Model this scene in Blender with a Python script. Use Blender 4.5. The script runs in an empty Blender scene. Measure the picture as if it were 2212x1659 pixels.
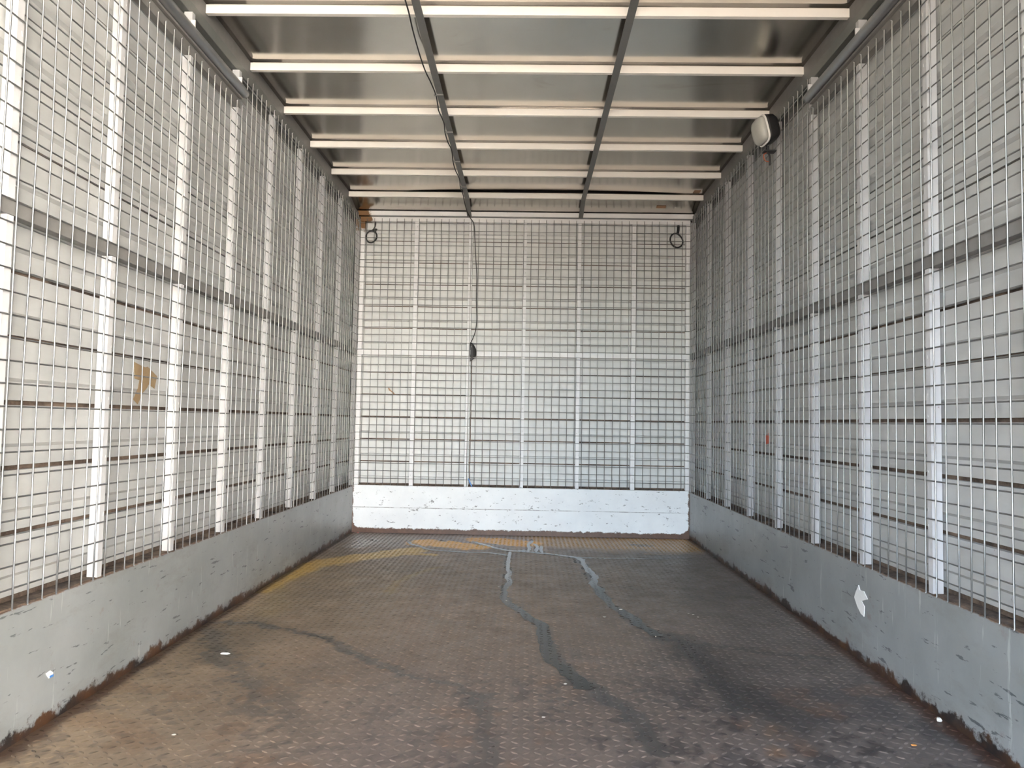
import bpy, math, random
import numpy as np
from mathutils import Matrix, Vector
random.seed(7)
rng = np.random.default_rng(11)
SC = bpy.context.scene
COL = SC.collection

# ------------------------------------------------------------------ dimensions (metres)
W, D, OPEN = 2.2, 4.815, -0.80       # inner width, depth of the far wall, y of the open rear end
HK = 0.302                           # kick board height
RB, RT = 1.167, 1.200                # mid rail bottom / top
YTR = 2.76                           # where the door tracks end

# ------------------------------------------------------------------ camera
F_PX, PITCH, YAW, ROLL = 1579.4, 0.05282, 0.0197, 0.01747
cam = bpy.data.cameras.new('camera')
cam.sensor_fit = 'HORIZONTAL'; cam.sensor_width = 36.0
cam.lens = F_PX / 2212.0 * 36.0
cam.clip_start = 0.02
cam_o = bpy.data.objects.new('camera', cam); COL.objects.link(cam_o)
cy_, sy_, cp_, sp_, cr_, sr_ = math.cos(YAW), math.sin(YAW), math.cos(PITCH), math.sin(PITCH), math.cos(ROLL), math.sin(ROLL)
right = Vector((cy_, sy_, 0)); fwd = Vector((-cp_*sy_, cp_*cy_, sp_)); up = Vector((sp_*sy_, -sp_*cy_, cp_))
R_ = cr_*right + sr_*up; U_ = -sr_*right + cr_*up
m = Matrix((R_, U_, -fwd)).transposed().to_4x4()
m.translation = Vector((1.1276, 0.0, 0.7338))
cam_o.matrix_world = m
SC.camera = cam_o

# ------------------------------------------------------------------ world, sun, exposure
SC.view_settings.view_transform = 'Standard'
SC.view_settings.look = 'None'
SC.view_settings.gamma = 1.0
SC.view_settings.use_curve_mapping = False
SC.view_settings.exposure = 1.93
SUN_EL, SUN_AZ = math.radians(40), math.radians(166)   # azimuth measured from +X towards +Y
wd = bpy.data.worlds.new('sky'); SC.world = wd; wd.use_nodes = True
nt = wd.node_tree; nt.nodes.clear()
o_ = nt.nodes.new('ShaderNodeOutputWorld'); b_ = nt.nodes.new('ShaderNodeBackground')
s_ = nt.nodes.new('ShaderNodeTexSky'); s_.sky_type = 'NISHITA'
s_.sun_disc = False; s_.sun_elevation = SUN_EL; s_.sun_rotation = math.pi/2 - SUN_AZ
s_.air_density = 1.0; s_.dust_density = 2.0; s_.ozone_density = 1.0
h_ = nt.nodes.new('ShaderNodeHueSaturation'); h_.inputs['Saturation'].default_value = 0.75
nt.links.new(s_.outputs[0], h_.inputs['Color']); nt.links.new(h_.outputs[0], b_.inputs[0])
b_.inputs[1].default_value = 1.18
nt.links.new(b_.outputs[0], o_.inputs[0])
sun = bpy.data.lights.new('sun', 'SUN'); sun.energy = 27.0; sun.angle = math.radians(0.55); sun.color = (1.0, 0.94, 0.85)
sun_o = bpy.data.objects.new('sun', sun); COL.objects.link(sun_o)
sd = Vector((math.cos(SUN_AZ)*math.cos(SUN_EL), math.sin(SUN_AZ)*math.cos(SUN_EL), math.sin(SUN_EL)))
sun_o.rotation_euler = sd.to_track_quat('Z', 'Y').to_euler()
sun_o.location = sd*20

# ------------------------------------------------------------------ materials
MAT = {}
class NT:
    def __init__(s, name):
        s.m = bpy.data.materials.new(name); s.m.use_nodes = True
        s.t = s.m.node_tree; s.p = s.t.nodes['Principled BSDF']; MAT[name] = s.m
        s.pos = s.n('ShaderNodeNewGeometry').outputs['Position']
    def n(s, k, **a):
        x = s.t.nodes.new(k)
        for q, v in a.items(): setattr(x, q, v)
        return x
    def put(s, x, sock):
        if hasattr(x, 'is_linked') or isinstance(x, bpy.types.NodeSocket): s.t.links.new(x, sock)
        else: sock.default_value = x
    def math(s, op, a, b=0.0, c=0.0, clamp=False):
        x = s.n('ShaderNodeMath', operation=op, use_clamp=clamp)
        s.put(a, x.inputs[0]); s.put(b, x.inputs[1]); s.put(c, x.inputs[2]); return x.outputs[0]
    def noise(s, scale, detail=4, rough=.6, stretch=(1, 1, 1), dist=0.0):
        mp = s.n('ShaderNodeMapping'); mp.inputs['Scale'].default_value = stretch
        s.t.links.new(s.pos, mp.inputs[0])
        x = s.n('ShaderNodeTexNoise'); x.inputs['Scale'].default_value = scale
        x.inputs['Detail'].default_value = detail; x.inputs['Roughness'].default_value = rough
        x.inputs['Distortion'].default_value = dist
        s.t.links.new(mp.outputs[0], x.inputs['Vector']); return x.outputs['Fac']
    def ramp(s, v, lo, hi, a=0.0, b=1.0):
        x = s.n('ShaderNodeMapRange'); x.clamp = True
        s.put(v, x.inputs[0]); s.put(lo, x.inputs[1]); s.put(hi, x.inputs[2]); s.put(a, x.inputs[3]); s.put(b, x.inputs[4])
        return x.outputs[0]
    def mix(s, f, a, b):
        x = s.n('ShaderNodeMix', data_type='RGBA')
        s.put(f, x.inputs[0]); s.put(a, x.inputs[6]); s.put(b, x.inputs[7]); return x.outputs[2]
    def xyz(s):
        x = s.n('ShaderNodeSeparateXYZ'); s.t.links.new(s.pos, x.inputs[0]); return x.outputs
    def bump(s, v, strength=.3, dist=.002):
        x = s.n('ShaderNodeBump'); x.inputs['Strength'].default_value = strength; x.inputs['Distance'].default_value = dist
        s.t.links.new(v, x.inputs['Height']); s.t.links.new(x.outputs[0], s.p.inputs['Normal'])
    def out(s, col, rough=.5, metal=0.0, spec=.5):
        s.put(col, s.p.inputs['Base Color']); s.put(rough, s.p.inputs['Roughness']); s.put(metal, s.p.inputs['Metallic'])
        s.p.inputs['Specular IOR Level'].default_value = spec
        return s.m
def c4(r, g, b): return (r, g, b, 1.0)
def plain(name, col, rough=.5, metal=0.0, var=.12, scale=18, spec=.5):
    k = NT(name); n = k.noise(scale, 4)
    a = c4(*[x*(1-var) for x in col]); b = c4(*[min(1, x*(1+var)) for x in col])
    return k.out(k.mix(n, a, b), rough, metal, spec)

RUST = c4(.075, .030, .014); RUST2 = c4(.16, .075, .035)
def white_paint(name, col, rough, chips=.70):
    k = NT(name)
    c = k.mix(k.ramp(k.noise(9, 5), .3, .7), c4(*[x*.9 for x in col]), c4(*col))
    chip = k.ramp(k.noise(42, 5, .65), chips, chips+.03)
    c = k.mix(chip, c, RUST2)
    # old rust that has eaten the far left top corner
    vm = k.n('ShaderNodeVectorMath', operation='DISTANCE'); k.t.links.new(k.pos, vm.inputs[0]); vm.inputs[1].default_value = (0.0, D, 2.07)
    dd = k.math('ADD', vm.outputs['Value'], k.math('MULTIPLY', k.noise(24, 5, .7), .16))
    c = k.mix(k.ramp(dd, .150, .165, 1, 0), c, c4(.17, .085, .030))
    return k.out(c, rough, 0, .5)
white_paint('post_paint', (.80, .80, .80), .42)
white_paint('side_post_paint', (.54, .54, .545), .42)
white_paint('bead_paint', (.80, .80, .78), .38, .74)
plain('wire_zinc', (.37, .37, .36), .50, 1.0, .12, 60)
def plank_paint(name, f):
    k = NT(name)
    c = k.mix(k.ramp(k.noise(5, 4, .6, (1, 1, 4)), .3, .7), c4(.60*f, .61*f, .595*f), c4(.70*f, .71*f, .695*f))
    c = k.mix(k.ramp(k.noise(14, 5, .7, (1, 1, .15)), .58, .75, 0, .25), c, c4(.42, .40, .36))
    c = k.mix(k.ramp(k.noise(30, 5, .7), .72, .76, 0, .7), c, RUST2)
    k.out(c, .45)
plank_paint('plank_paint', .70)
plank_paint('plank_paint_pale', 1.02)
def seam():
    k = NT('seam_brown')
    k.out(k.mix(k.ramp(k.noise(7, 6, .75), .38, .62), c4(.05, .035, .028), c4(.22, .16, .12)), .85)
seam()
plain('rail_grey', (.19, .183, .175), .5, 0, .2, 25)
plain('cant_grey', (.17, .175, .165), .45, .2, .2, 12)
plain('track_steel', (.33, .34, .35), .28, .85, .12, 30)
plain('bow_cream', (.92, .89, .83), .4, 0, .05, 10)
plain('strap_grey', (.20, .20, .195), .5, .3, .1, 25)
plain('rubber_black', (.012, .012, .013), .55, 0, .2, 40)
plain('skin_dark', (.05, .05, .05), .8)
plain('ground_concrete', (.15, .122, .094), .9, 0, .1, 1.5)
plain('bounce_render', (.86, .83, .77), .85, 0, .06, 2)
plain('paper_white', (.78, .77, .74), .7, 0, .08, 60)
plain('paper_brown', (.30, .21, .115), .7, 0, .12, 60)
plain('tag_red', (.55, .10, .05), .6, 0, .15, 80)
plain('tape_tan', (.38, .22, .12), .6, 0, .1, 60)
plain('plastic_blue', (.06, .22, .55), .4, 0, .1, 60)
plain('wire_orange', (.45, .10, .03), .5)
plain('crumb_pale', (.56, .52, .45), .8)
plain('crumb_orange', (.55, .24, .06), .7)
plain('chip_pink', (.60, .25, .22), .7)

def ceiling_metal():
    k = NT('ceiling_metal')
    big = k.noise(2.2, 4, .55)
    c = k.mix(k.ramp(big, .3, .7), c4(.53, .50, .455), c4(.64, .61, .56))
    c = k.mix(k.ramp(k.noise(6, 6, .7, (.3, 1, 1), 1.0), .60, .78, 0, .45), c, c4(.30, .24, .18))
    k.out(c, k.ramp(k.noise(2.5, 3), .3, .75, .15, .21), 1.0)
ceiling_metal()

def kick_paint():
    k = NT('kick_paint'); x, y, z = k.xyz()
    c = k.mix(k.ramp(k.noise(3.5, 5, .6), .3, .7), c4(.225, .236, .232), c4(.305, .316, .312))
    c = k.mix(k.ramp(k.noise(9, 6, .7, (1, .35, 1)), .53, .66, 0, .55), c, c4(.20, .20, .185))
    c = k.mix(k.ramp(k.noise(38, 5, .6, (1, .28, 1.5)), .625, .65, 0, .75), c, c4(.045, .05, .055))
    c = k.mix(k.ramp(k.noise(22, 4, .6, (1, 2.5, .2)), .64, .70, 0, .35), c, c4(.62, .62, .60))
    c = k.mix(k.ramp(k.noise(11, 5, .7), .62, .72, 0, .35), c, RUST2)
    edge = k.math('SUBTRACT', z, k.math('MULTIPLY', k.ramp(k.noise(14, 6, .75), .36, .72), .050))
    c = k.mix(k.ramp(edge, -.002, .010, 1, 0), c, k.mix(k.ramp(k.noise(9, 5, .7), .4, .6), c4(.022, .018, .017), c4(.085, .04, .02)))
    top = k.math('ADD', z, k.math('MULTIPLY', k.noise(30, 4), .012))
    c = k.mix(k.ramp(top, HK+.003, HK+.006, 0, 1), c, c4(.15, .085, .05))
    k.out(c, k.ramp(k.noise(6, 4), .3, .7, .30, .42), 0, .5)
    k.bump(k.noise(60, 4), .12, .002)
kick_paint()
def sill_dirt():
    k = NT('sill_dirt')
    c = k.mix(k.ramp(k.noise(16, 6, .75), .35, .65), c4(.03, .024, .02), c4(.20, .14, .10))
    k.out(c, .9); k.bump(k.noise(50, 5), .6, .006)
sill_dirt()
def kick_white():
    k = NT('kick_white'); x, y, z = k.xyz()
    c = k.mix(k.ramp(k.noise(6, 5, .6), .3, .7), c4(.74, .76, .78), c4(.84, .86, .87))
    c = k.mix(k.ramp(k.noise(24, 6, .72, (1, 1, 2.0)), .615, .64, 0, .75), c, c4(.12, .12, .12))
    seam = k.math('ABSOLUTE', k.math('SUBTRACT', z, .165))
    c = k.mix(k.math('MULTIPLY', k.ramp(seam, .001, .004, 1, 0), k.ramp(k.noise(6, 5, .8), .38, .58, 0, .8)), c, c4(.16, .15, .15))
    # painted field: rounded rectangle, bare rust outside it
    r = .06
    dx = k.math('SUBTRACT', k.math('ABSOLUTE', k.math('SUBTRACT', x, W/2)), W/2-.004-r)
    dz = k.math('SUBTRACT', .030+r, z)
    dx = k.math('MAXIMUM', dx, 0.0); dz = k.math('MAXIMUM', dz, 0.0)
    d = k.math('SQRT', k.math('ADD', k.math('MULTIPLY', dx, dx), k.math('MULTIPLY', dz, dz)))
    d = k.math('ADD', d, k.math('MULTIPLY', k.math('SUBTRACT', k.noise(22, 6, .75), .5), .046))
    ru = k.mix(k.noise(35, 5), c4(.040, .018, .014), c4(.17, .085, .05))
    c = k.mix(k.ramp(d, r-.004, r+.002), c, ru)
    k.out(c, .42)
    k.bump(k.noise(50, 4), .12, .002)
kick_white()
def floor_steel():
    k = NT('floor_steel')
    a = k.n('ShaderNodeAttribute', attribute_name='stain'); w = k.n('ShaderNodeAttribute', attribute_name='wet')
    g = k.mix(k.ramp(k.noise(70, 5, .7), .25, .75), c4(.72, .72, .72), c4(1.25, 1.25, 1.25))
    x = k.n('ShaderNodeMix', data_type='RGBA', blend_type='MULTIPLY'); x.inputs[0].default_value = 1
    k.t.links.new(a.outputs['Color'], x.inputs[6]); k.t.links.new(g, x.inputs[7])
    dry = k.ramp(k.noise(12, 5, .65), .3, .7, .34, .55)
    rr = k.n('ShaderNodeMix'); k.t.links.new(w.outputs['Fac'], rr.inputs[0]); k.t.links.new(dry, rr.inputs[2]); rr.inputs[3].default_value = .09
    k.out(x.outputs[2], rr.outputs[0], 0, .5)
    k.bump(k.noise(160, 3), .15, .001)
floor_steel()
def lens_mat():
    k = NT('lamp_lens'); k.out(k.mix(k.noise(30, 3), c4(.62, .62, .56), c4(.8, .8, .74)), .12, 0)
    k.p.inputs['Transmission Weight'].default_value = .35; k.p.inputs['IOR'].default_value = 1.45
lens_mat()

# ------------------------------------------------------------------ mesh helpers
class MB:
    def __init__(s): s.v = []; s.f = []
    def box(s, a, b):
        (x0, y0, z0), (x1, y1, z1) = a, b; n = len(s.v)
        s.v += [(x0,y0,z0),(x1,y0,z0),(x1,y1,z0),(x0,y1,z0),(x0,y0,z1),(x1,y0,z1),(x1,y1,z1),(x0,y1,z1)]
        s.f += [tuple(n+i for i in q) for q in ((0,3,2,1),(4,5,6,7),(0,1,5,4),(1,2,6,5),(2,3,7,6),(3,0,4,7))]
        return s
    def prism(s, prof, axis, a, b):
        """extrude closed 2-D profile along an axis; profile gives the other two coordinates in x,y,z order"""
        n = len(s.v); m_ = len(prof)
        for t in (a, b):
            for p, q in prof:
                s.v.append((t, p, q) if axis == 0 else (p, t, q) if axis == 1 else (p, q, t))
        for i in range(m_):
            j = (i+1) % m_; s.f.append((n+i, n+j, n+m_+j, n+m_+i))
        s.f.append(tuple(n+i for i in range(m_))[::-1]); s.f.append(tuple(n+m_+i for i in range(m_)))
        return s
    def tube(s, pts, r, k=8, closed=False, cap=True):
        P = [Vector(p) for p in pts]; n0 = len(s.v); N = len(P)
        rad = r if hasattr(r, '__len__') else [r]*N
        prev = None
        for i in range(N):
            if closed: t = P[(i+1) % N]-P[i-1]
            else: t = P[min(i+1, N-1)]-P[max(i-1, 0)]
            t.normalize()
            if prev is None: a = t.orthogonal().normalized()
            else: a = (prev - t*prev.dot(t)).normalized()
            prev = a; b = t.cross(a)
            for j in range(k):
                an = 2*math.pi*j/k; s.v.append(tuple(P[i]+(a*math.cos(an)+b*math.sin(an))*rad[i]))
        for i in range(N if closed else N-1):
            i2 = (i+1) % N
            for j in range(k):
                j2 = (j+1) % k; s.f.append((n0+i*k+j, n0+i*k+j2, n0+i2*k+j2, n0+i2*k+j))
        if cap and not closed:
            s.f.append(tuple(n0+j for j in range(k))[::-1]); s.f.append(tuple(n0+(N-1)*k+j for j in range(k)))
        return s
    def mesh(s, name, mat, smooth=False):
        me = bpy.data.meshes.new(name); me.from_pydata(s.v, [], s.f); me.update()
        me.materials.append(MAT[mat])
        if smooth: me.polygons.foreach_set('use_smooth', [True]*len(me.polygons))
        return me
    def obj(s, name, mat, parent=None, smooth=False, loc=None, bevel=0):
        o = link(name, s.mesh(name, mat, smooth), parent, loc)
        if bevel:
            b = o.modifiers.new('bevel', 'BEVEL'); b.width = bevel; b.segments = 2; b.limit_method = 'ANGLE'
        return o
def link(name, data, parent=None, loc=None):
    o = bpy.data.objects.new(name, data); COL.objects.link(o)
    if parent: o.parent = parent
    if loc is not None: o.location = loc
    return o
def tag(o, label, cat, group=None, kind=None):
    o['label'] = label; o['category'] = cat
    if group: o['group'] = group
    if kind: o['kind'] = kind
    return o
def thing(name, loc, label, cat, group=None):
    return tag(link(name, None, None, loc), label, cat, group)
def lpts(pts, loc): return [tuple(Vector(p)-Vector(loc)) for p in pts]
def smooth_path(pts, n=8):
    P = [Vector(p) for p in pts]; out = []
    for i in range(len(P)-1):
        p0, p1, p2, p3 = P[max(i-1,0)], P[i], P[i+1], P[min(i+2,len(P)-1)]
        for t in np.linspace(0, 1, n, endpoint=False):
            out.append(.5*((2*p1)+(p2-p0)*t+(2*p0-5*p1+4*p2-p3)*t*t+(3*p1-p0-3*p2+p3)*t**3))
    out.append(P[-1]); return out

# ------------------------------------------------------------------ floor: stained tread plate
def vnoise(x, y, f, seed):
    x = x*f; y = y*f
    xi = np.floor(x).astype(np.int64); yi = np.floor(y).astype(np.int64); xf = x-xi; yf = y-yi
    xf = xf*xf*(3-2*xf); yf = yf*yf*(3-2*yf)
    def h(a, b):
        n = (a*374761393 + b*668265263 + seed*974634541) & 0xffffffff
        n = ((n ^ (n >> 13))*1274126177) & 0xffffffff
        return ((n ^ (n >> 16)) & 0xffff)/65535.0
    return (h(xi,yi)*(1-xf)+h(xi+1,yi)*xf)*(1-yf)+(h(xi,yi+1)*(1-xf)+h(xi+1,yi+1)*xf)*yf
def fbm(x, y, f, seed, o=4):
    s = 0; a = .5
    for i in range(o): s = s+a*vnoise(x, y, f*2**i, seed+i*17); a *= .5
    return s/(1-.5**o)
def polyd(x, y, pts):
    """distance to polyline and parameter 0..1 along it"""
    best = np.full(x.shape, 1e9); par = np.zeros(x.shape); n = len(pts)-1
    if n == 0: return np.hypot(x-pts[0][0], y-pts[0][1]), par
    for i in range(n):
        (ax, ay), (bx, by) = pts[i], pts[i+1]; dx, dy = bx-ax, by-ay
        t = np.clip(((x-ax)*dx+(y-ay)*dy)/(dx*dx+dy*dy+1e-9), 0, 1)
        d = np.hypot(x-ax-t*dx, y-ay-t*dy); k = d < best
        best = np.where(k, d, best); par = np.where(k, (i+t)/n, par)
    return best, par
T1 = [(1.046,4.203),(1.033,3.884),(1.051,3.485),(1.049,3.16),(1.073,3.003),(1.138,2.831),(1.189,2.707),(1.209,2.51),(1.233,2.342),(1.275,2.196),(1.318,2.068),(1.385,1.941),(1.426,1.828),(1.438,1.702)]
T1b = [(0.433,4.482),(0.581,4.223),(0.759,4.169),(0.943,4.146),(1.048,4.087)]
T1c = [(0.811,4.53),(0.918,4.375),(1.071,4.236),(1.138,4.275)]
T2 = [(1.071,4.236),(1.203,4.192),(1.404,4.058),(1.447,3.805),(1.453,3.475),(1.467,3.2),(1.512,2.932),(1.555,2.737),(1.614,2.596),(1.678,2.521),(1.686,2.422),(1.683,2.287),(1.697,2.13),(1.701,1.961)]
T2b = [(1.404,4.058),(1.67,4.061),(2.079,4.136)]
TF = [[(1.161,4.66),(1.164,4.217)],[(1.194,4.492),(1.204,4.207)],[(1.226,4.413),(1.24,4.181)]]
T3 = [(0.039,2.672),(0.192,2.624),(0.343,2.567),(0.497,2.47),(0.667,2.256),(0.795,2.162),(0.912,2.083),(1.02,2.013),(1.037,1.831),(1.046,1.593)]
T4 = [(0.02,2.55),(0.157,2.354),(0.313,2.147),(0.418,2.007),(0.517,1.9),(0.592,1.776),(0.644,1.679)]
def floor_paint(x, y):
    n1 = fbm(x, y, 3.0, 1); n2 = fbm(x, y, 14, 5); n3 = fbm(x, y, 45, 9, 3); n4 = fbm(x, y, 1.2, 33, 3)
    def C(r, g, b): return np.array([r, g, b])[None, :]
    def L(col, k, c2): k = np.clip(k, 0, 1)[:, None]; return col*(1-k)+c2*k
    col = np.repeat(C(.205, .148, .107), len(x), 0)
    # tan towards the left, grey-brown towards the right and the open end
    col = L(col, np.clip((.75-x)/.7, 0, 1)*.75*np.clip((4.3-y)/1.0, .2, 1), C(.335, .24, .14))
    col = L(col, np.clip((x-1.2)/.7, 0, 1)*.75, C(.112, .098, .088))
    col = L(col, np.clip((2.4-y)/.7, 0, 1)*.45*np.clip((x-.4)/.4, 0, 1), C(.120, .100, .092))
    col = col*(.72+.56*n1)[:, None]*(.72+.56*n2)[:, None]*(.78+.44*n3)[:, None]
    # dirt blotches, heavier near the open end and to the right
    near = np.clip((2.75-y)/.8, 0, 1)
    blot = np.clip((n2*.45+n3*.55-.52)/.08, 0, 1)
    col = L(col, blot*near*(.55+.40*np.clip(x-.8, 0, 1)), C(.045, .036, .032))
    blot2 = np.clip((fbm(x, y, 5, 61)-.54)/.12, 0, 1)
    col = L(col, blot2*near*.7*np.clip((x-.95)/.4, 0, 1), C(.050, .044, .042))
    rst = np.clip((fbm(x, y, 9, 71)-.62)/.08, 0, 1)
    col = L(col, rst*.28*near, C(.16, .075, .030))
    wet = np.zeros(len(x))
    wx = (n2-.5)*.05+(n3-.5)*.03; wy = (fbm(x, y, 14, 23)-.5)*.05+(n3-.5)*.03
    X, Y = x+wx, y+wy*2
    # rusty puddle along the far wall
    def blob(pts, w, c, k=1.0, soft=.3, gl=.45):
        nonlocal col, wet
        d, _ = polyd(X, Y, pts); a = np.clip((w-d)/(w*soft), 0, 1)*k
        col = L(col, a, c); wet = np.maximum(wet, a*gl)
    back = np.clip((y-4.25-.25*(n1-.5)-.15*(n2-.5))/.18, 0, 1)
    col = L(col, back*np.clip((x-1.05)/.15, 0, 1)*.85, C(.36, .185, .040)); wet = np.maximum(wet, back*.3)
    col = L(col, back*np.clip((.35-x)/.2, 0, 1)*.7, C(.20, .15, .12))
    blob([(-.02,3.15),(.0,3.45),(0.068,3.72),(0.207,3.90),(0.356,4.05),(0.50,4.20)], .105, C(.50, .30, .055), .95, .35, .25)
    blob([(0.36,4.10),(0.62,4.08)], .05, C(.46, .27, .05), .9, .5, .25)
    blob([(0.52,4.45),(0.66,4.42),(0.84,4.33)], .12, C(.66, .31, .022), .97, .25, .35)
    blob([(0.88,4.60),(1.12,4.50)], .12, C(.60, .27, .022), .95, .25, .35)
    blob([(0.565,3.157),(0.556,3.318),(0.58,3.489),(0.683,3.722)], .035, C(.27, .175, .055), .6, .9, .2)
    blob([(0.163,2.958),(0.17,2.75),(.08,3.2)], .07, C(.27, .19, .085), .5, .9, .1)
    blob([(.142,4.28),(.181,4.50)], .09, C(.26, .21, .185), .85, .4, .5)
    blob([(1.80,4.521),(1.88,4.52)], .035, C(.06, .045, .03), .8, .5, .4)
    for q in [(1.735,1.847),(1.704,1.706)]: blob([q], .04, C(.22, .11, .04), .45, .9, .2)
    # flows of water
    def flow(pts, w0, w1, dark=.75, gl=.3, fade=0.0, wob=1.0):
        nonlocal col, wet
        d, t = polyd(x+wx*wob, y+wy*wob, pts); w = w0+(w1-w0)*t
        a = np.clip((w-d)/(w*.30+.002), 0, 1)*(1-fade*t)
        a = a*np.clip(.55+1.2*n3, 0, 1)
        col = L(col, a*dark, C(.050, .046, .042)); wet = np.maximum(wet, a*gl)
    flow(T1, .014, .036, .85, .35, .1); flow(T1b, .022, .018, .5); flow(T1c, .02, .02, .5)
    flow(T2, .016, .042, .88, .3, .1); flow(T2b, .012, .008, .5, .4, .7)
    for q in TF: flow(q, .010, .014, .4)
    flow(T3, .020, .026, .88, .25, .35, 1.6); flow(T4, .045, .032, .75, .25, .75, 2.6)
    # spreading dark wet dirt at the right
    d, t = polyd(x+wx*3, y+wy*3, [(1.66,2.55),(1.70,2.40),(1.72,2.25),(1.75,2.05),(1.80,1.85)])
    col = L(col, np.clip((.13-d)/.10, 0, 1)*.75*np.clip(.3+n2*1.2, 0, 1), C(.035, .030, .028)); wet = np.maximum(wet, np.clip((.10-d)/.1, 0, 1)*.15)
    d, t = polyd(x+wx*2, y+wy*2, [(1.68,2.52),(1.86,2.47),(2.10,2.40)])
    col = L(col, np.clip((.022-d)/.015, 0, 1)*.6, C(.04, .037, .035))
    # dirt at the feet of the side kick boards
    for e in (x, W-x):
        a = np.clip((.030+.045*n2*np.clip((3.4-y)/1.5, .15, 1)-e)/.022, 0, 1)
        col = L(col, a*.85, C(.050, .022, .012)); wet = wet*(1-a)
    a = np.clip((.03+.03*n2-(D-y))/.02, 0, 1); col = L(col, a*.8, C(.055, .028, .02))
    d = np.hypot(x-.12, (y-2.42)*.7); col = L(col, np.clip((.24+.2*(n2-.5)-d)/.15, 0, 1)*.55*np.clip(.2+n3*1.3, 0, 1), C(.06, .045, .03))
    return np.clip(col, 0, 1), np.clip(wet, 0, 1)
def set_attr(me, col, wet):
    a = me.attributes.new('stain', 'FLOAT_COLOR', 'POINT')
    a.data.foreach_set('color', np.concatenate([col, np.ones((len(col), 1))], 1).astype(np.float32).ravel())
    b = me.attributes.new('wet', 'FLOAT', 'POINT'); b.data.foreach_set('value', wet.astype(np.float32))
xs = np.linspace(-.06, W+.06, 332)
ys = np.concatenate([np.linspace(OPEN, 1.30, 6, endpoint=False), np.linspace(1.30, D+.06, 586)])
gx, gy = np.meshgrid(xs, ys); gx = gx.ravel(); gy = gy.ravel(); nx_, ny_ = len(xs), len(ys)
nv = nx_*ny_
co = np.stack([gx, gy, np.zeros(nv)], 1)
idx = np.arange(nv).reshape(ny_, nx_)
q = np.stack([idx[:-1,:-1], idx[:-1,1:], idx[1:,1:], idx[1:,:-1]], -1).reshape(-1, 4)
me = bpy.data.meshes.new('floor')
me.vertices.add(nv); me.vertices.foreach_set('co', co.ravel())
me.loops.add(q.size); me.loops.foreach_set('vertex_index', q.ravel())
me.polygons.add(len(q)); me.polygons.foreach_set('loop_start', np.arange(0, q.size, 4)); me.polygons.foreach_set('loop_total', np.full(len(q), 4))
me.update(); me.validate(); me.materials.append(MAT['floor_steel'])
set_attr(me, *floor_paint(gx, gy))
floor = link('floor', me)
tag(floor, 'rust-stained steel tread plate floor with trickles of water', 'floor', None, 'structure')
# raised lozenges of the tread plate
P = .0262
bx = np.arange(.014, W-.01, P); by = np.arange(1.17, D-.01, P)
ii, jj = np.meshgrid(np.arange(len(bx)), np.arange(len(by)))
cxx = bx[ii].ravel(); cyy = by[jj].ravel(); par = ((ii+jj) % 2).ravel()
an = np.where(par == 0, math.radians(38), math.radians(-38)) + math.radians(4)
ca, sa = np.cos(an), np.sin(an)
loc = np.array([(-.0115,0,0),(-.004,-.0033,0),(.004,-.0033,0),(.0115,0,0),(.004,.0033,0),(-.004,.0033,0),(-.006,0,.0019),(.006,0,.0019)])
vx = cxx[:,None]+loc[None,:,0]*ca[:,None]-loc[None,:,1]*sa[:,None]
vy = cyy[:,None]+loc[None,:,0]*sa[:,None]+loc[None,:,1]*ca[:,None]
vz = np.broadcast_to(loc[None,:,2]-.0001, vx.shape)
tv = np.stack([vx, vy, vz], -1).reshape(-1, 3); nb = len(cxx)
tf = np.array([(0,1,6),(1,2,7),(2,3,7),(3,4,7),(4,5,6),(5,0,6),(1,7,6),(4,6,7)])
tq = (np.arange(nb)[:,None,None]*8+tf[None]).reshape(-1, 3)
me = bpy.data.meshes.new('tread_pattern')
me.vertices.add(len(tv)); me.vertices.foreach_set('co', tv.ravel())
me.loops.add(tq.size); me.loops.foreach_set('vertex_index', tq.ravel())
me.polygons.add(len(tq)); me.polygons.foreach_set('loop_start', np.arange(0, tq.size, 3)); me.polygons.foreach_set('loop_total', np.full(len(tq), 3))
me.update(); me.validate(); me.materials.append(MAT['floor_steel'])
cc, ww = floor_paint(cxx, cyy)
shade_wear = (.55+.45*np.clip((cxx-.35)/.5, 0, 1))*(.75+.6*rng.random(nb))  # lozenges darkened at left: edge shading put into the colour, plus random wear
wear2 = np.ones((nb, 8)); wear2[:, 6:] = 1.25
set_attr(me, np.clip((cc*shade_wear[:,None])[:,None,:]*wear2[:,:,None], 0, 1).reshape(-1, 3), np.repeat(np.clip(ww*.8+.10+.22*np.clip((cxx-.7)/.5, 0, 1), 0, 1), 8))
tp = link('tread_pattern', me, floor); tp['kind'] = 'stuff'

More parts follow.
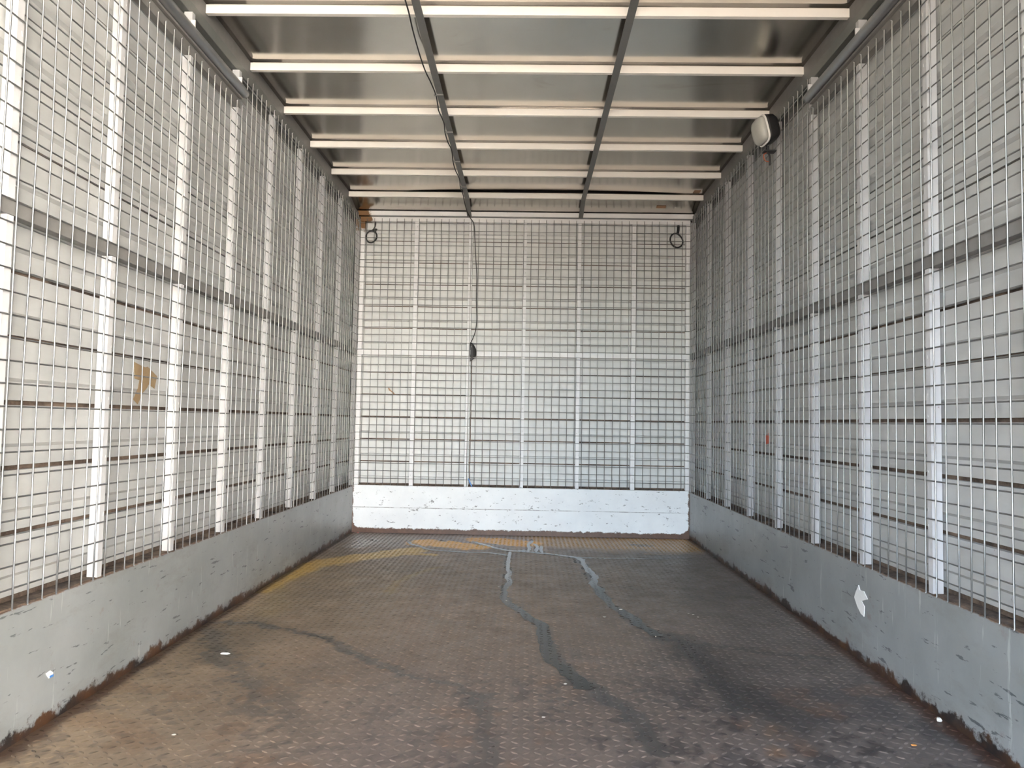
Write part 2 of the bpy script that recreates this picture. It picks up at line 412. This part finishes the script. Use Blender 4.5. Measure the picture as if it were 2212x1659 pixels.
# trickles of water: a thin real film between the lozenges
def water_mat():
    k = NT('water_film'); k.out(c4(.032, .029, .026), .08, 0, .5); k.p.inputs['IOR'].default_value = 1.36
    k.bump(k.noise(55, 3), .10, .002)
water_mat()
wb = MB(); wz = .0012
def film(pts, w0, w1, seed):
    global wz
    wz += .00004
    P = smooth_path([(x, y, 0) for x, y in pts], 26); n = len(P); base = len(wb.v)
    for i, p in enumerate(P):
        t = (P[min(i+1, n-1)]-P[max(i-1, 0)]).normalized(); nn = Vector((-t.y, t.x, 0)); f = i/(n-1)
        w = (w0+(w1-w0)*f)*min(1, (n-1-i)/6+.15, i/4+.3)
        px, py = np.array([p.x]), np.array([p.y])
        a = float(fbm(px, py, 16, seed, 3)[0]); b = float(fbm(px, py, 16, seed+50, 3)[0]); c = float(fbm(px, py, 5, seed+90, 2)[0])-.5
        q = p+nn*c*.05
        wb.v.append(tuple(q+nn*w*(.25+1.5*a)+Vector((0, 0, wz)))); wb.v.append(tuple(q-nn*w*(.25+1.5*b)+Vector((0, 0, wz))))
    for i in range(n-1): k = base+2*i; wb.f.append((k, k+1, k+3, k+2))
film(T1[:11], .009, .026, 3); film(T1b, .012, .012, 5); film(T1c, .014, .014, 7); film(T2[:9], .013, .024, 9); film(T2b, .010, .003, 11)
for i, q in enumerate(TF): film(q, .010, .012, 20+i)
wo = wb.obj('water_trickle', 'water_film'); tag(wo, 'branching trickle of water running from the far wall over the tread plate', 'water')

# ------------------------------------------------------------------ outside ground (lights the interior)
g = MB().box((-40, -60, -1.15), (40, 40, -1.05)).obj('ground', 'ground_concrete')
tag(g, 'pale concrete yard outside the truck body', 'ground', None, 'structure')

yw = MB().box((5.0, -26, -1.05), (5.3, -2.2, 4.6)).box((4.95, -26, 4.6), (5.35, -2.2, 4.7)).obj('bounce_wall', 'bounce_render')  # added out-of-view reflector, throws warm sunlight onto the left wall
tag(yw, 'added unseen pale wall bouncing sunlight into the open end of the truck', 'wall', None, 'structure')

# ------------------------------------------------------------------ walls
PITCH_P = .148
NPL = 11
def plank_profile(side):
    # (depth behind the post face, height) -> closed section, depth measured outwards
    h = PITCH_P-.011
    return [(.041, 0), (.040, .042), (.032, .050), (.032, h), (.050, h), (.050, 0)]
VY0 = {-1: 1.557, 1: 1.979}                     # wire / post phase of left and right wall
def wx(side, d): return -d if side < 0 else W+d  # x of a point d behind the inner face
for side, nm in ((-1, 'left'), (1, 'right')):
    x0, x1 = sorted((wx(side, .051), wx(side, .085)))
    wall = MB().box((x0, OPEN, -.05), (x1, D+.08, 2.24)).obj('wall_'+nm, 'seam_brown')
    tag(wall, ('left' if side < 0 else 'right')+' side wall of truck body: grey-white planks behind white posts', 'wall', None, 'structure')
    pl = None
    for i in range(NPL):
        z = .316+i*PITCH_P+.005
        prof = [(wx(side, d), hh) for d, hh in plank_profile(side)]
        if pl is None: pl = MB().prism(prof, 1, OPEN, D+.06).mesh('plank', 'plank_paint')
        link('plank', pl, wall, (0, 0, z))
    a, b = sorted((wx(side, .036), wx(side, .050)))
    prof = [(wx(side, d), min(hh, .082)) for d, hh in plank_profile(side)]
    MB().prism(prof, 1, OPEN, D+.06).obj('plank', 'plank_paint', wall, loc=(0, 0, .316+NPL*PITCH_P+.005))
    MB().box((a, OPEN, 2.034), (b, D+.06, 2.235)).obj('top_plate', 'cant_grey', wall)
    # kick board with dirty sill
    a, b = sorted((wx(side, .050), wx(side, .0)))
    MB().box((a, OPEN, -.02), (b, D-.002, HK)).obj('kick_board', 'kick_paint', wall, bevel=.003)
    a, b = sorted((wx(side, .050), wx(side, .004)))
    MB().box((a, OPEN, HK), (b, D, HK+.004)).obj('sill_dirt', 'sill_dirt', wall)
    # mid rail
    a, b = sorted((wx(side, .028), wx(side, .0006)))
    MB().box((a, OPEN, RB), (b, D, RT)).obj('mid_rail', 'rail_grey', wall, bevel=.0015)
    # posts
    posts = [VY0[side]+.4*k for k in range(-3, 8) if VY0[side]+.4*k > OPEN+.03]
    posts = [y for y in posts if y < D-.09]+[D-.006]
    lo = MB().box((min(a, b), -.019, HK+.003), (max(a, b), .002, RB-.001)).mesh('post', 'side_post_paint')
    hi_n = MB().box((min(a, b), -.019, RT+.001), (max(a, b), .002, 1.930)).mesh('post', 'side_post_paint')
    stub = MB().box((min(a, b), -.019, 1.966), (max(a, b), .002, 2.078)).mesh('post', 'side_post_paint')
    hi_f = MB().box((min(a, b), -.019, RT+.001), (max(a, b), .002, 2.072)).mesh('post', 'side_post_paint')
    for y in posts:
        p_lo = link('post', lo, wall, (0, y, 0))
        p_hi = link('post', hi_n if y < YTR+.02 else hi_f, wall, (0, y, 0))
        if y < YTR+.02: link('post', stub, wall, (0, y, 0))
        # weld beads where the mesh is tacked on
        for par_, zs in ((p_lo, np.arange(.45, 1.12, .15)), (p_hi, np.arange(1.25, 1.9, .15))):
            bd = MB()
            for z in zs:
                zz = z+.025+random.uniform(-.006, .006); xx = wx(side, .0042)
                L_ = random.uniform(.012, .022)
                bd.tube([(xx, random.uniform(-.007, -.003), zz-L_/2), (xx-side*.0003, random.uniform(-.007, -.001), zz-L_/5), (xx-side*.0004, random.uniform(-.007, -.001), zz+L_/5), (xx, -.003, zz+L_/2)],
                        [.001, .0042, .0038, .001], 6)
            o = bd.obj('weld_bead', 'bead_paint', par_, True); o['kind'] = 'stuff'
    # girt over the near posts (below the door track)
    MB().box((min(a, b), OPEN, 1.931), (max(a, b), YTR, 1.965)).obj('girt', 'rail_grey', wall, bevel=.001)
    # cant rail under the roof edge: lower tube and upright flange
    cr = MB().box((min(wx(side, .046), wx(side, .012)), OPEN, 2.080), (max(wx(side, .046), wx(side, .012)), D, 2.122)).obj('cant_rail', 'cant_grey', wall, bevel=.002)
    MB().box((min(wx(side, .046), wx(side, .030)), OPEN, 2.123), (max(wx(side, .046), wx(side, .030)), D, 2.235)).obj('cant_flange', 'rail_grey', wall)

# far wall
wall_b = MB().box((-.085, D+.061, -.05), (W+.085, D+.085, 2.24)).obj('wall_back', 'seam_brown')
tag(wall_b, 'far end wall of truck body: grey planks behind a white post frame', 'wall', None, 'structure')
XS = .7635
segs = [(-.055, XS-.006, 0.0, 0, 6), (XS, W+.055, 0.004, 0, 6), (-.055, W+.055, 0.002, 6, 12)]
for (xa, xb, dd, ia, ib) in segs:
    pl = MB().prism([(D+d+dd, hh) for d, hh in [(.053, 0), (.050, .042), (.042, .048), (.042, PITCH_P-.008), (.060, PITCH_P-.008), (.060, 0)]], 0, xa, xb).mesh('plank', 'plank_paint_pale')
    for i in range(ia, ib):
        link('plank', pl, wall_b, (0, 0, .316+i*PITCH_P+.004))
MB().box((-.004, D-.006, -.02), (W+.004, D+.058, HK+.006)).obj('kick_board', 'kick_white', wall_b, bevel=.003)
MB().box((.0, D+.004, HK+.006), (W, D+.056, HK+.010)).obj('sill_dirt', 'sill_dirt', wall_b)
MB().box((.0, D+.001, 1.169), (W, D+.036, 1.202)).obj('mid_rail', 'post_paint', wall_b, bevel=.002)
for xa, xb in [(.002,.031),(.365,.393),(.728,.754),(1.090,1.116),(1.455,1.480),(1.815,1.843),(2.173,2.202)]:
    for za, zb in ((HK+.007, 1.1685), (1.2025, 2.065)):
        if 1.0 < xa < 1.2:   # doubled centre post: two flats with a groove
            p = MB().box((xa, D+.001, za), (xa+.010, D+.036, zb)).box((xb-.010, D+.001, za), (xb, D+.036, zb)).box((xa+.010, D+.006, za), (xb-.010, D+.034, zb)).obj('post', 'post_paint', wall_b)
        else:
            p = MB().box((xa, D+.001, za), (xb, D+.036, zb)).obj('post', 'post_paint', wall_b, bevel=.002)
        bd = MB()
        for z in np.arange(math.ceil((za+.02)/.05)*.05+.029, zb-.03, .15):
            xx = (xa+xb)/2+random.uniform(-.007, .007)
            bd.tube([(xx, D+.002, z-.007), (xx+.002, D+.0022, z), (xx, D+.002, z+.008)], [.001, .003, .001], 6)
        o = bd.obj('weld_bead', 'bead_paint', p, True); o['kind'] = 'stuff'
MB().box((.0, D-.001, 2.066), (W, D+.040, 2.096)).obj('header_rail', 'post_paint', wall_b, bevel=.0015)
MB().box((-.02, D-.012, 2.103), (W+.02, D+.03, 2.134)).obj('header_bow', 'post_paint', wall_b, bevel=.002)
MB().box((-.06, D+.031, 2.10), (W+.06, D+.060, 2.24)).obj('top_plate', 'skin_dark', wall_b)

# ------------------------------------------------------------------ ceiling
ceil = MB().box((-.085, OPEN, 2.245), (W+.085, D+.085, 2.275)).obj('ceiling', 'skin_dark')
tag(ceil, 'truck roof lined with dull reflective metal sheets between cream bows', 'ceiling', None, 'structure')
SB = .4185; Y5 = 4.585
bows = [Y5-SB*k for k in range(0, 12) if Y5-SB*k > OPEN+.03]
bow = MB().prism([(0, 2.162), (.020, 2.162), (.020, 2.166), (.005, 2.168), (.005, 2.190), (.020, 2.192), (.020, 2.1945), (0, 2.1945)], 1, 0, 1)
# section above is in (y,z) order of axis 0 extrusion
bow = MB().prism([(0, 2.162), (.020, 2.162), (.020, 2.1945), (0, 2.1945)], 0, -.029, W+.031).mesh('roof_bow', 'bow_cream')
for y in bows:
    o = link('roof_bow', bow, ceil, (0, y, 0)); b = o.modifiers.new('bevel', 'BEVEL'); b.width = .0018; b.segments = 2
def panel(ya, yb, za, zb, seed, amp=.0016, lift=0.0):
    nxp, nyp = 60, 14
    X = np.linspace(-.030, W+.032, nxp); T = np.linspace(0, 1, nyp)
    v = []; f = []
    for t in T:
        for x in X:
            y = ya+(yb-ya)*t
            w = (float(fbm(np.array([x+seed*3.1]), np.array([y]), 1.1, 40+seed, 2)[0])-.5)*2
            z = za+(zb-za)*t + w*amp*.9*(1-t**3) + amp*.8*math.sin(math.pi*t)
            if lift: z += lift*max(0, t-.55)/.45*max(0, math.sin(math.pi*min(1, max(0, (x-.35)/1.75))))**.7
            v.append((x, y, max(z, min(za, zb)-.0015)))
    for j in range(nyp-1):
        for i in range(nxp-1):
            a = j*nxp+i; f.append((a, a+nxp, a+nxp+1, a+1))
    b = MB(); b.v = v; b.f = f
    o = b.obj('roof_panel', 'ceiling_metal', ceil, True)
    s = o.modifiers.new('solid', 'SOLIDIFY'); s.thickness = .0012; s.offset = 1
    return o
edges = [OPEN+.01]+sorted(bows)
for i in range(len(edges)-1):
    ya = edges[i]+(.003 if i else 0); yb = edges[i+1]+.003
    last = i == len(edges)-2
    panel(ya, yb, 2.1985, 2.1985, i, .0012, .012 if last else 0)
panel(edges[-1]+.004, D+.002, 2.1985, 2.137, 77, .0028)
for xa, xb in ((.716, .744), (1.457, 1.485)):
    st = MB()
    st.prism([(OPEN+.02, 2.1565), (4.60, 2.1565), (D-.016, 2.098), (D-.016, 2.1035), (4.602, 2.1615), (OPEN+.02, 2.1615)], 0, xa, xb)
    st.obj('roof_strap', 'strap_grey', ceil)

# ------------------------------------------------------------------ welded wire screens
RW = .0021
def screen(name, label):
    return thing(name, (0, 0, 0), label, 'mesh screen')
for side, nm in ((-1, 'left'), (1, 'right')):
    sc = thing('wire_mesh_screen', (0 if side < 0 else W, D, HK), 'white welded wire mesh screen over the '+('side wall with the torn brown sticker' if side < 0 else 'side wall that carries the floodlight'), 'mesh screen')
    base = Vector(sc.location)
    xv = -side*.0068; xh = -side*.0027     # relative to the screen plane, verticals towards the room
    def vwire(h, bend):
        pts = []
        for t in np.linspace(0, 1, 7): pts.append((xv+bend*.0015*math.sin(7*t), bend*.0022*math.sin(9*t+bend), h*t))
        pts.append((xv-side*.004, 0, h+.001))
        return MB().tube([(xv-side*.003, 0, -.001)]+pts, RW, 6).mesh('vertical_wire', 'wire_zinc', True)
    near = [vwire(1.940-HK, b) for b in (0, .6, -.8, 1.2)]
    far = [vwire(2.074-HK, b) for b in (0, .6, -.8, 1.2)]
    k0 = math.ceil((OPEN+.04-VY0[side])/.05)
    k = k0
    while VY0[side]+.05*k < D-.012:
        y = VY0[side]+.05*k
        link('vertical_wire', random.choice(near if y < YTR+.01 else far), sc, (0, y-base.y, .003))
        k += 1
    hl = MB().tube([(xh, .0+OPEN+.02-base.y, 0), (xh, -.012, 0)], RW, 6).mesh('horizontal_wire', 'wire_zinc', True)
    hs = MB().tube([(xh, YTR+.01-base.y, 0), (xh, -.012, 0)], RW, 6).mesh('horizontal_wire', 'wire_zinc', True)
    for i in range(7, 42):
        z = .05*i
        if i == 23 and False: continue
        link('horizontal_wire', hl if z < 1.92 else hs, sc, (0, 0, z-HK))
sc = thing('wire_mesh_screen', (W/2, D, HK+.006), 'white welded wire mesh screen over the far end wall', 'mesh screen')
vb = MB().tube([(0, -.0036, 0), (0, -.0036, 1.0), (0, -.0036, 1.775)], RW*.92, 6).mesh('vertical_wire', 'wire_zinc', True)
hb = MB().tube([(-W/2+.003, -.0002, 0), (W/2-.003, -.0002, 0)], RW*.92, 6).mesh('horizontal_wire', 'wire_zinc', True)
for i in range(44):
    x = .045+.05*i
    if x < W-.01: link('vertical_wire', vb, sc, (x-W/2, -.0012, .001))
for i in range(7, 42): link('horizontal_wire', hb, sc, (0, -.0012, .05*i+.004-HK-.006))

# ------------------------------------------------------------------ roller door tracks
for side in (-1, 1):
    xc = wx(side, -.016)
    t = thing('door_track', (xc, YTR, 1.992), 'grey round door track above the wall with '+('the torn brown sticker' if side < 0 else 'the floodlight'), 'door track')
    MB().tube([(0, OPEN-YTR+.02, 0), (0, -.02, 0), (side*.002, 0, .001)], .0175, 14).obj('rail_tube', 'track_steel', t, True)
    MB().box((min(side*.018, side*.006), OPEN-YTR+.02, -.026), (max(side*.018, side*.006), -.01, -.018)).obj('rail_lip', 'rail_grey', t)
    for k in range(-3, 3):
        y = VY0[side]+.4*k+(.4 if side < 0 else 0)
        if OPEN+.05 < y < YTR+.02: MB().box((min(side*.0182, side*.004), y-YTR-.024, .010), (max(side*.0182, side*.004), y-YTR-.019, .055)).obj('bracket', 'post_paint', t)

# ------------------------------------------------------------------ floodlight on the right wall
lo_ = Vector((2.126, 3.10, 2.005))
t = thing('flood_lamp', lo_, 'clear-lensed floodlight with black housing bracketed high on the wire mesh', 'lamp')
nrm = Vector((-.96, -.08, -.24)).normalized()
ux = Vector((0, 0, 1)).cross(nrm).normalized(); uz = nrm.cross(ux)
def shell(layers):
    b = MB(); n = 28
    for (w, h, d) in layers:
        for j in range(n):
            a = 2*math.pi*j/n; c, s = math.cos(a), math.sin(a)
            sx = math.copysign(abs(c)**.55, c)*w; sz = math.copysign(abs(s)**.55, s)*h
            b.v.append(tuple(ux*sx+uz*sz+nrm*d))
    for i in range(len(layers)-1):
        for j in range(n):
            j2 = (j+1) % n; b.f.append((i*n+j, i*n+j2, (i+1)*n+j2, (i+1)*n+j))
    b.f.append(tuple(range(n))[::-1]); b.f.append(tuple((len(layers)-1)*n+j for j in range(n)))
    return b
shell([(.026,.026,-.058),(.046,.044,-.053),(.057,.056,-.038),(.060,.060,-.010),(.060,.060,0)]).obj('housing', 'rubber_black', t, True)
shell([(.061,.061,0.0005),(.0615,.0615,.004),(.057,.057,.0065)]).obj('rim', 'paper_white', t, True)
shell([(.056,.056,.007),(.054,.054,.020),(.046,.046,.030),(.028,.028,.036),(.008,.008,.0375)]).obj('lens', 'lamp_lens', t, True)
br = MB(); br.tube([(.030,.028,-.056),(.032,.030,-.078)], .006, 8); br.box((.012,.010,-.083),(.062,.046,-.078))
br.obj('bracket', 'rubber_black', t)
MB().tube(smooth_path([(.030,.030,-.083),(.012,.028,-.095),(.018,.030,-.118),(.036,.036,-.122)], 6), .0022, 6).obj('cable', 'wire_orange', t, True)
MB().tube(smooth_path([(.024,.020,-.083),(.040,.032,-.10),(.044,.045,-.135)], 6), .004, 6).obj('cable', 'rubber_black', t, True)

# ------------------------------------------------------------------ cable along the roof strap, hanging plug
cp = [(.697,OPEN+.05,2.166),(.700,1.5,2.166),(.694,2.0,2.160),(.696,2.41,2.157),(.696,2.48,2.156),(.691,2.60,2.160),(.689,2.75,2.165),(.693,2.84,2.157),(.698,2.92,2.155),(.706,2.99,2.153),(.713,3.10,2.152),
      (.709,3.21,2.152),(.706,3.27,2.153),(.715,3.40,2.152),(.708,3.51,2.152),(.708,3.63,2.152),(.716,3.75,2.152),(.707,3.92,2.152),(.707,4.06,2.153),(.716,4.2,2.152),(.708,4.35,2.152),(.712,4.50,2.152),(.710,4.60,2.148),
      (.718,4.72,2.118),(.735,4.795,2.092),(.761,4.802,2.048),(.770,4.803,1.939),(.778,4.803,1.814),(.787,4.803,1.69),(.787,4.803,1.535),(.793,4.803,1.412),(.785,4.800,1.335),(.770,4.793,1.285),(.763,4.788,1.268),(.759,4.786,1.2585)]
b0 = Vector((.72, 4.6, 2.15))
t = thing('power_cable', b0, 'thin black cable tied along the roof strap, then hanging down the far wall', 'cable')
MB().tube(lpts(smooth_path(cp, 6), b0), .0028, 7).obj('cord', 'rubber_black', t, True)
for y in (3.105, 3.515, 3.917, 4.35):
    MB().box((.7045-b0.x, y-.003-b0.y, 2.1485-b0.z), (.7462-b0.x, y+.003-b0.y, 2.1563-b0.z)).obj('cable_tie', 'strap_grey', t)
pb = Vector((.7535, D-.030, 1.205))
t = thing('cable_plug', pb, 'black teardrop-shaped plug on the cable end, resting against a white post', 'plug')
prof = [(.003,.0525),(.012,.049),(.021,.040),(.031,.026),(.040,.008),(.042,-.010),(.0415,-.030),(.0385,-.043)]
b = MB(); n = 12
for r, z in prof:
    for j in range(n):
        a = math.pi*(j/(n-1)-.5); b.v.append((r*math.cos(a), .018*min(1, r/.03)*math.sin(a), z))
for i in range(len(prof)-1):
    for j in range(n): j2 = (j+1) % n; b.f.append((i*n+j, (i+1)*n+j, (i+1)*n+j2, i*n+j2))
b.f.append(tuple(range(n))); b.f.append(tuple((len(prof)-1)*n+j for j in range(n))[::-1])
b.obj('body', 'rubber_black', t, False)
b = MB(); b.prism([(.001,-.052),(.032,-.052),(.001,-.075)], 1, -.010, .010); b.box((.008,-.006,-.0525),(.020,.006,-.0425))
b.obj('prong_guard', 'rubber_black', t)
for dx, z0, z1 in ((.012, .018, .040), (.003, -.030, .0)): MB().box((dx, -.0215, z0), (dx+.0025, -.0165, z1)).obj('rib', 'strap_grey', t)

# black rings hanging behind the mesh in the two top corners
def ring(c, rx, rz, label, extra, tilt):
    o = thing('hanging_ring', c, label, 'ring', 'black rings in the far top corners')
    pts = []
    for a in np.linspace(0, 2*math.pi, 28, endpoint=False):
        pts.append((rx*math.cos(a)+tilt*math.sin(a)*.3*rx, .003*math.sin(2*a), rz*math.sin(a)))
    MB().tube(pts, .0050, 8, True).obj('hoop', 'rubber_black', o, True)
    for e in extra: MB().tube(e[0], e[1], 8).obj('strap', 'rubber_black', o, True)
ring((2.112, D+.021, 1.965), .041, .047, 'black rubber ring hanging from a straight strap behind the far mesh', [([(.008,.002,.046),(.012,.002,.07),(.013,.002,.1005)], .0085)], -.6)
ring((.070, D+.021, 1.965), .036, .040, 'black rubber ring with a hooked tail behind the far mesh, beside the rusty corner', [(smooth_path([(-.012,.002,.040),(.004,.002,.044),(.018,.002,.06),(.025,.002,.085),(.024,.002,.1005)], 4), .0045), ([(.020,-.003,.036),(.030,0,.050),(.034,.002,.047)], .0090)], .3)

# ------------------------------------------------------------------ stickers, scraps and crumbs
def patch(name, pts, axis, val, thick, mat, label, cat, parts=None, group=None):
    """thin real sheet on a wall (axis 0) or the far wall (axis 1)"""
    b = MB()
    if axis == 0: b.prism([(p, q) for p, q in pts], 0, val, val+thick)
    else: b.prism([(p, q) for p, q in pts], 1, val, val+thick)
    c = Vector(np.mean(np.array(b.v), 0)); b.v = [tuple(Vector(v)-c) for v in b.v]
    o = b.obj(name, mat, None, False, c); tag(o, label, cat, group); return o
patch('torn_sticker', [(2.133,.893),(2.169,.886),(2.194,.882),(2.209,.885),(2.24,.872),(2.267,.86),(2.255,.82),(2.24,.825),(2.22,.832),(2.21,.82),(2.186,.804),(2.161,.769),(2.135,.783),(2.16,.818),(2.165,.841),(2.137,.845)],
      0, -.0319, .0012, 'paper_brown', 'torn brown paper sticker on a plank behind the mesh', 'sticker')
patch('torn_sticker', [(2.386,.235),(2.376,.221),(2.35,.224),(2.325,.205),(2.366,.19),(2.346,.177),(2.351,.145),(2.372,.149),(2.397,.166),(2.418,.19),(2.407,.209)],
      0, W-.0017, .0016, 'paper_white', 'torn white paper sticker on the grey kick board', 'sticker')
patch('paper_tag', [(3.40,.70),(3.345,.705),(3.337,.66),(3.395,.655)], 0, W+.0306, .0014, 'tag_red', 'small red paper tag on a plank behind the mesh', 'tag')
o = patch('paper_scrap', [(1.745,.121),(1.761,.123),(1.772,.115),(1.771,.105),(1.756,.106)], 0, .0001, .0012, 'paper_white', 'tiny white and blue paper scrap stuck to the grey kick board', 'scrap')
MB().box((.0008, -.002, -.0082), (.0018, .011, -.003)).obj('blue_print', 'plastic_blue', o)
patch('plastic_strip', [(.755,.364),(.760,.366),(.772,.340),(.786,.312),(.781,.309),(.766,.334)], 1, D-.0085, .0022, 'plastic_blue', 'short blue plastic strip caught in the mesh above the white kick board', 'strip')
patch('paper_scrap', [(.205,.951),(.212,.953),(.222,.937),(.240,.925),(.255,.908),(.243,.911),(.228,.925),(.212,.934)], 1, D+.0405, .0014, 'tape_tan', 'small curled brown scrap on a far-wall plank', 'scrap')
def ceil_tape(x0, x1, y0, y1, z, label):
    o = MB().box((-(x1-x0)/2, -(y1-y0)/2, -.0008), ((x1-x0)/2, (y1-y0)/2, .0008)).obj('tape_piece', 'tape_tan', None, False, ((x0+x1)/2, (y0+y1)/2, z)); tag(o, label, 'tape')
    return o
ceil_tape(2.155, 2.195, 4.505, 4.555, 2.1962, 'tan tape piece on the roof sheet just before the last cream bow')
o = ceil_tape(1.960, 2.020, 4.72, 4.745, 2.158, 'thin tan tape piece on the roof sheet next to the far header'); o.rotation_euler.x = math.atan2(-.0615, .226)
def crumb(x, y, s, mat, label, cat='crumb', z=.0016, flat=.35, group=None):
    b = MB(); n = 7; rs = [random.uniform(.65, 1.15) for _ in range(n)]
    for (k, h) in ((.75, 0), (1.0, flat*.45), (.6, flat)):
        for j in range(n):
            a = 2*math.pi*j/n; b.v.append((s[0]*k*rs[j]*math.cos(a), s[1]*k*rs[j]*math.sin(a), h*min(s)*1.2))
    for i in range(2):
        for j in range(n): j2 = (j+1) % n; b.f.append((i*n+j, i*n+j2, (i+1)*n+j2, (i+1)*n+j))
    b.f.append(tuple(range(n))[::-1]); b.f.append(tuple(2*n+j for j in range(n)))
    o = b.obj('floor_crumb' if cat == 'crumb' else 'paper_scrap', mat, None, False, (x, y, z)); tag(o, label, cat, group)
crumb(.208, 2.292, (.016, .010), 'paper_white', 'white paper scrap lying on the wet dark patch by the kick board', 'scrap')
G = 'pale crumbs scattered on the tread plate'
for x, y, s in [(1.439,2.83,.007),(1.516,2.947,.008),(1.591,2.589,.004),(1.789,2.893,.006),(1.80,2.86,.005),(1.775,2.91,.004),(1.251,2.103,.006),(1.184,1.866,.005),(.329,1.711,.006),(1.02,3.30,.005),(1.06,3.05,.004),(1.30,4.38,.005),(.62,3.4,.005),(.70,3.1,.004),(.80,2.95,.005)]:
    crumb(x, y, (s*1.0, s*.8), 'crumb_pale', 'pale crumb lying on the brown tread plate', group=G)
crumb(2.04, 1.757, (.008, .006), 'crumb_orange', 'orange crumb on the tread plate near the kick board')
crumb(.048, 4.775, (.010, .008), 'chip_pink', 'pink chip in the far floor corner below the white kick board')
crumb(2.180, 1.905, (.008, .008), 'crumb_pale', 'whitish pebble lodged against the grey kick board', 'crumb', .0016, .9)
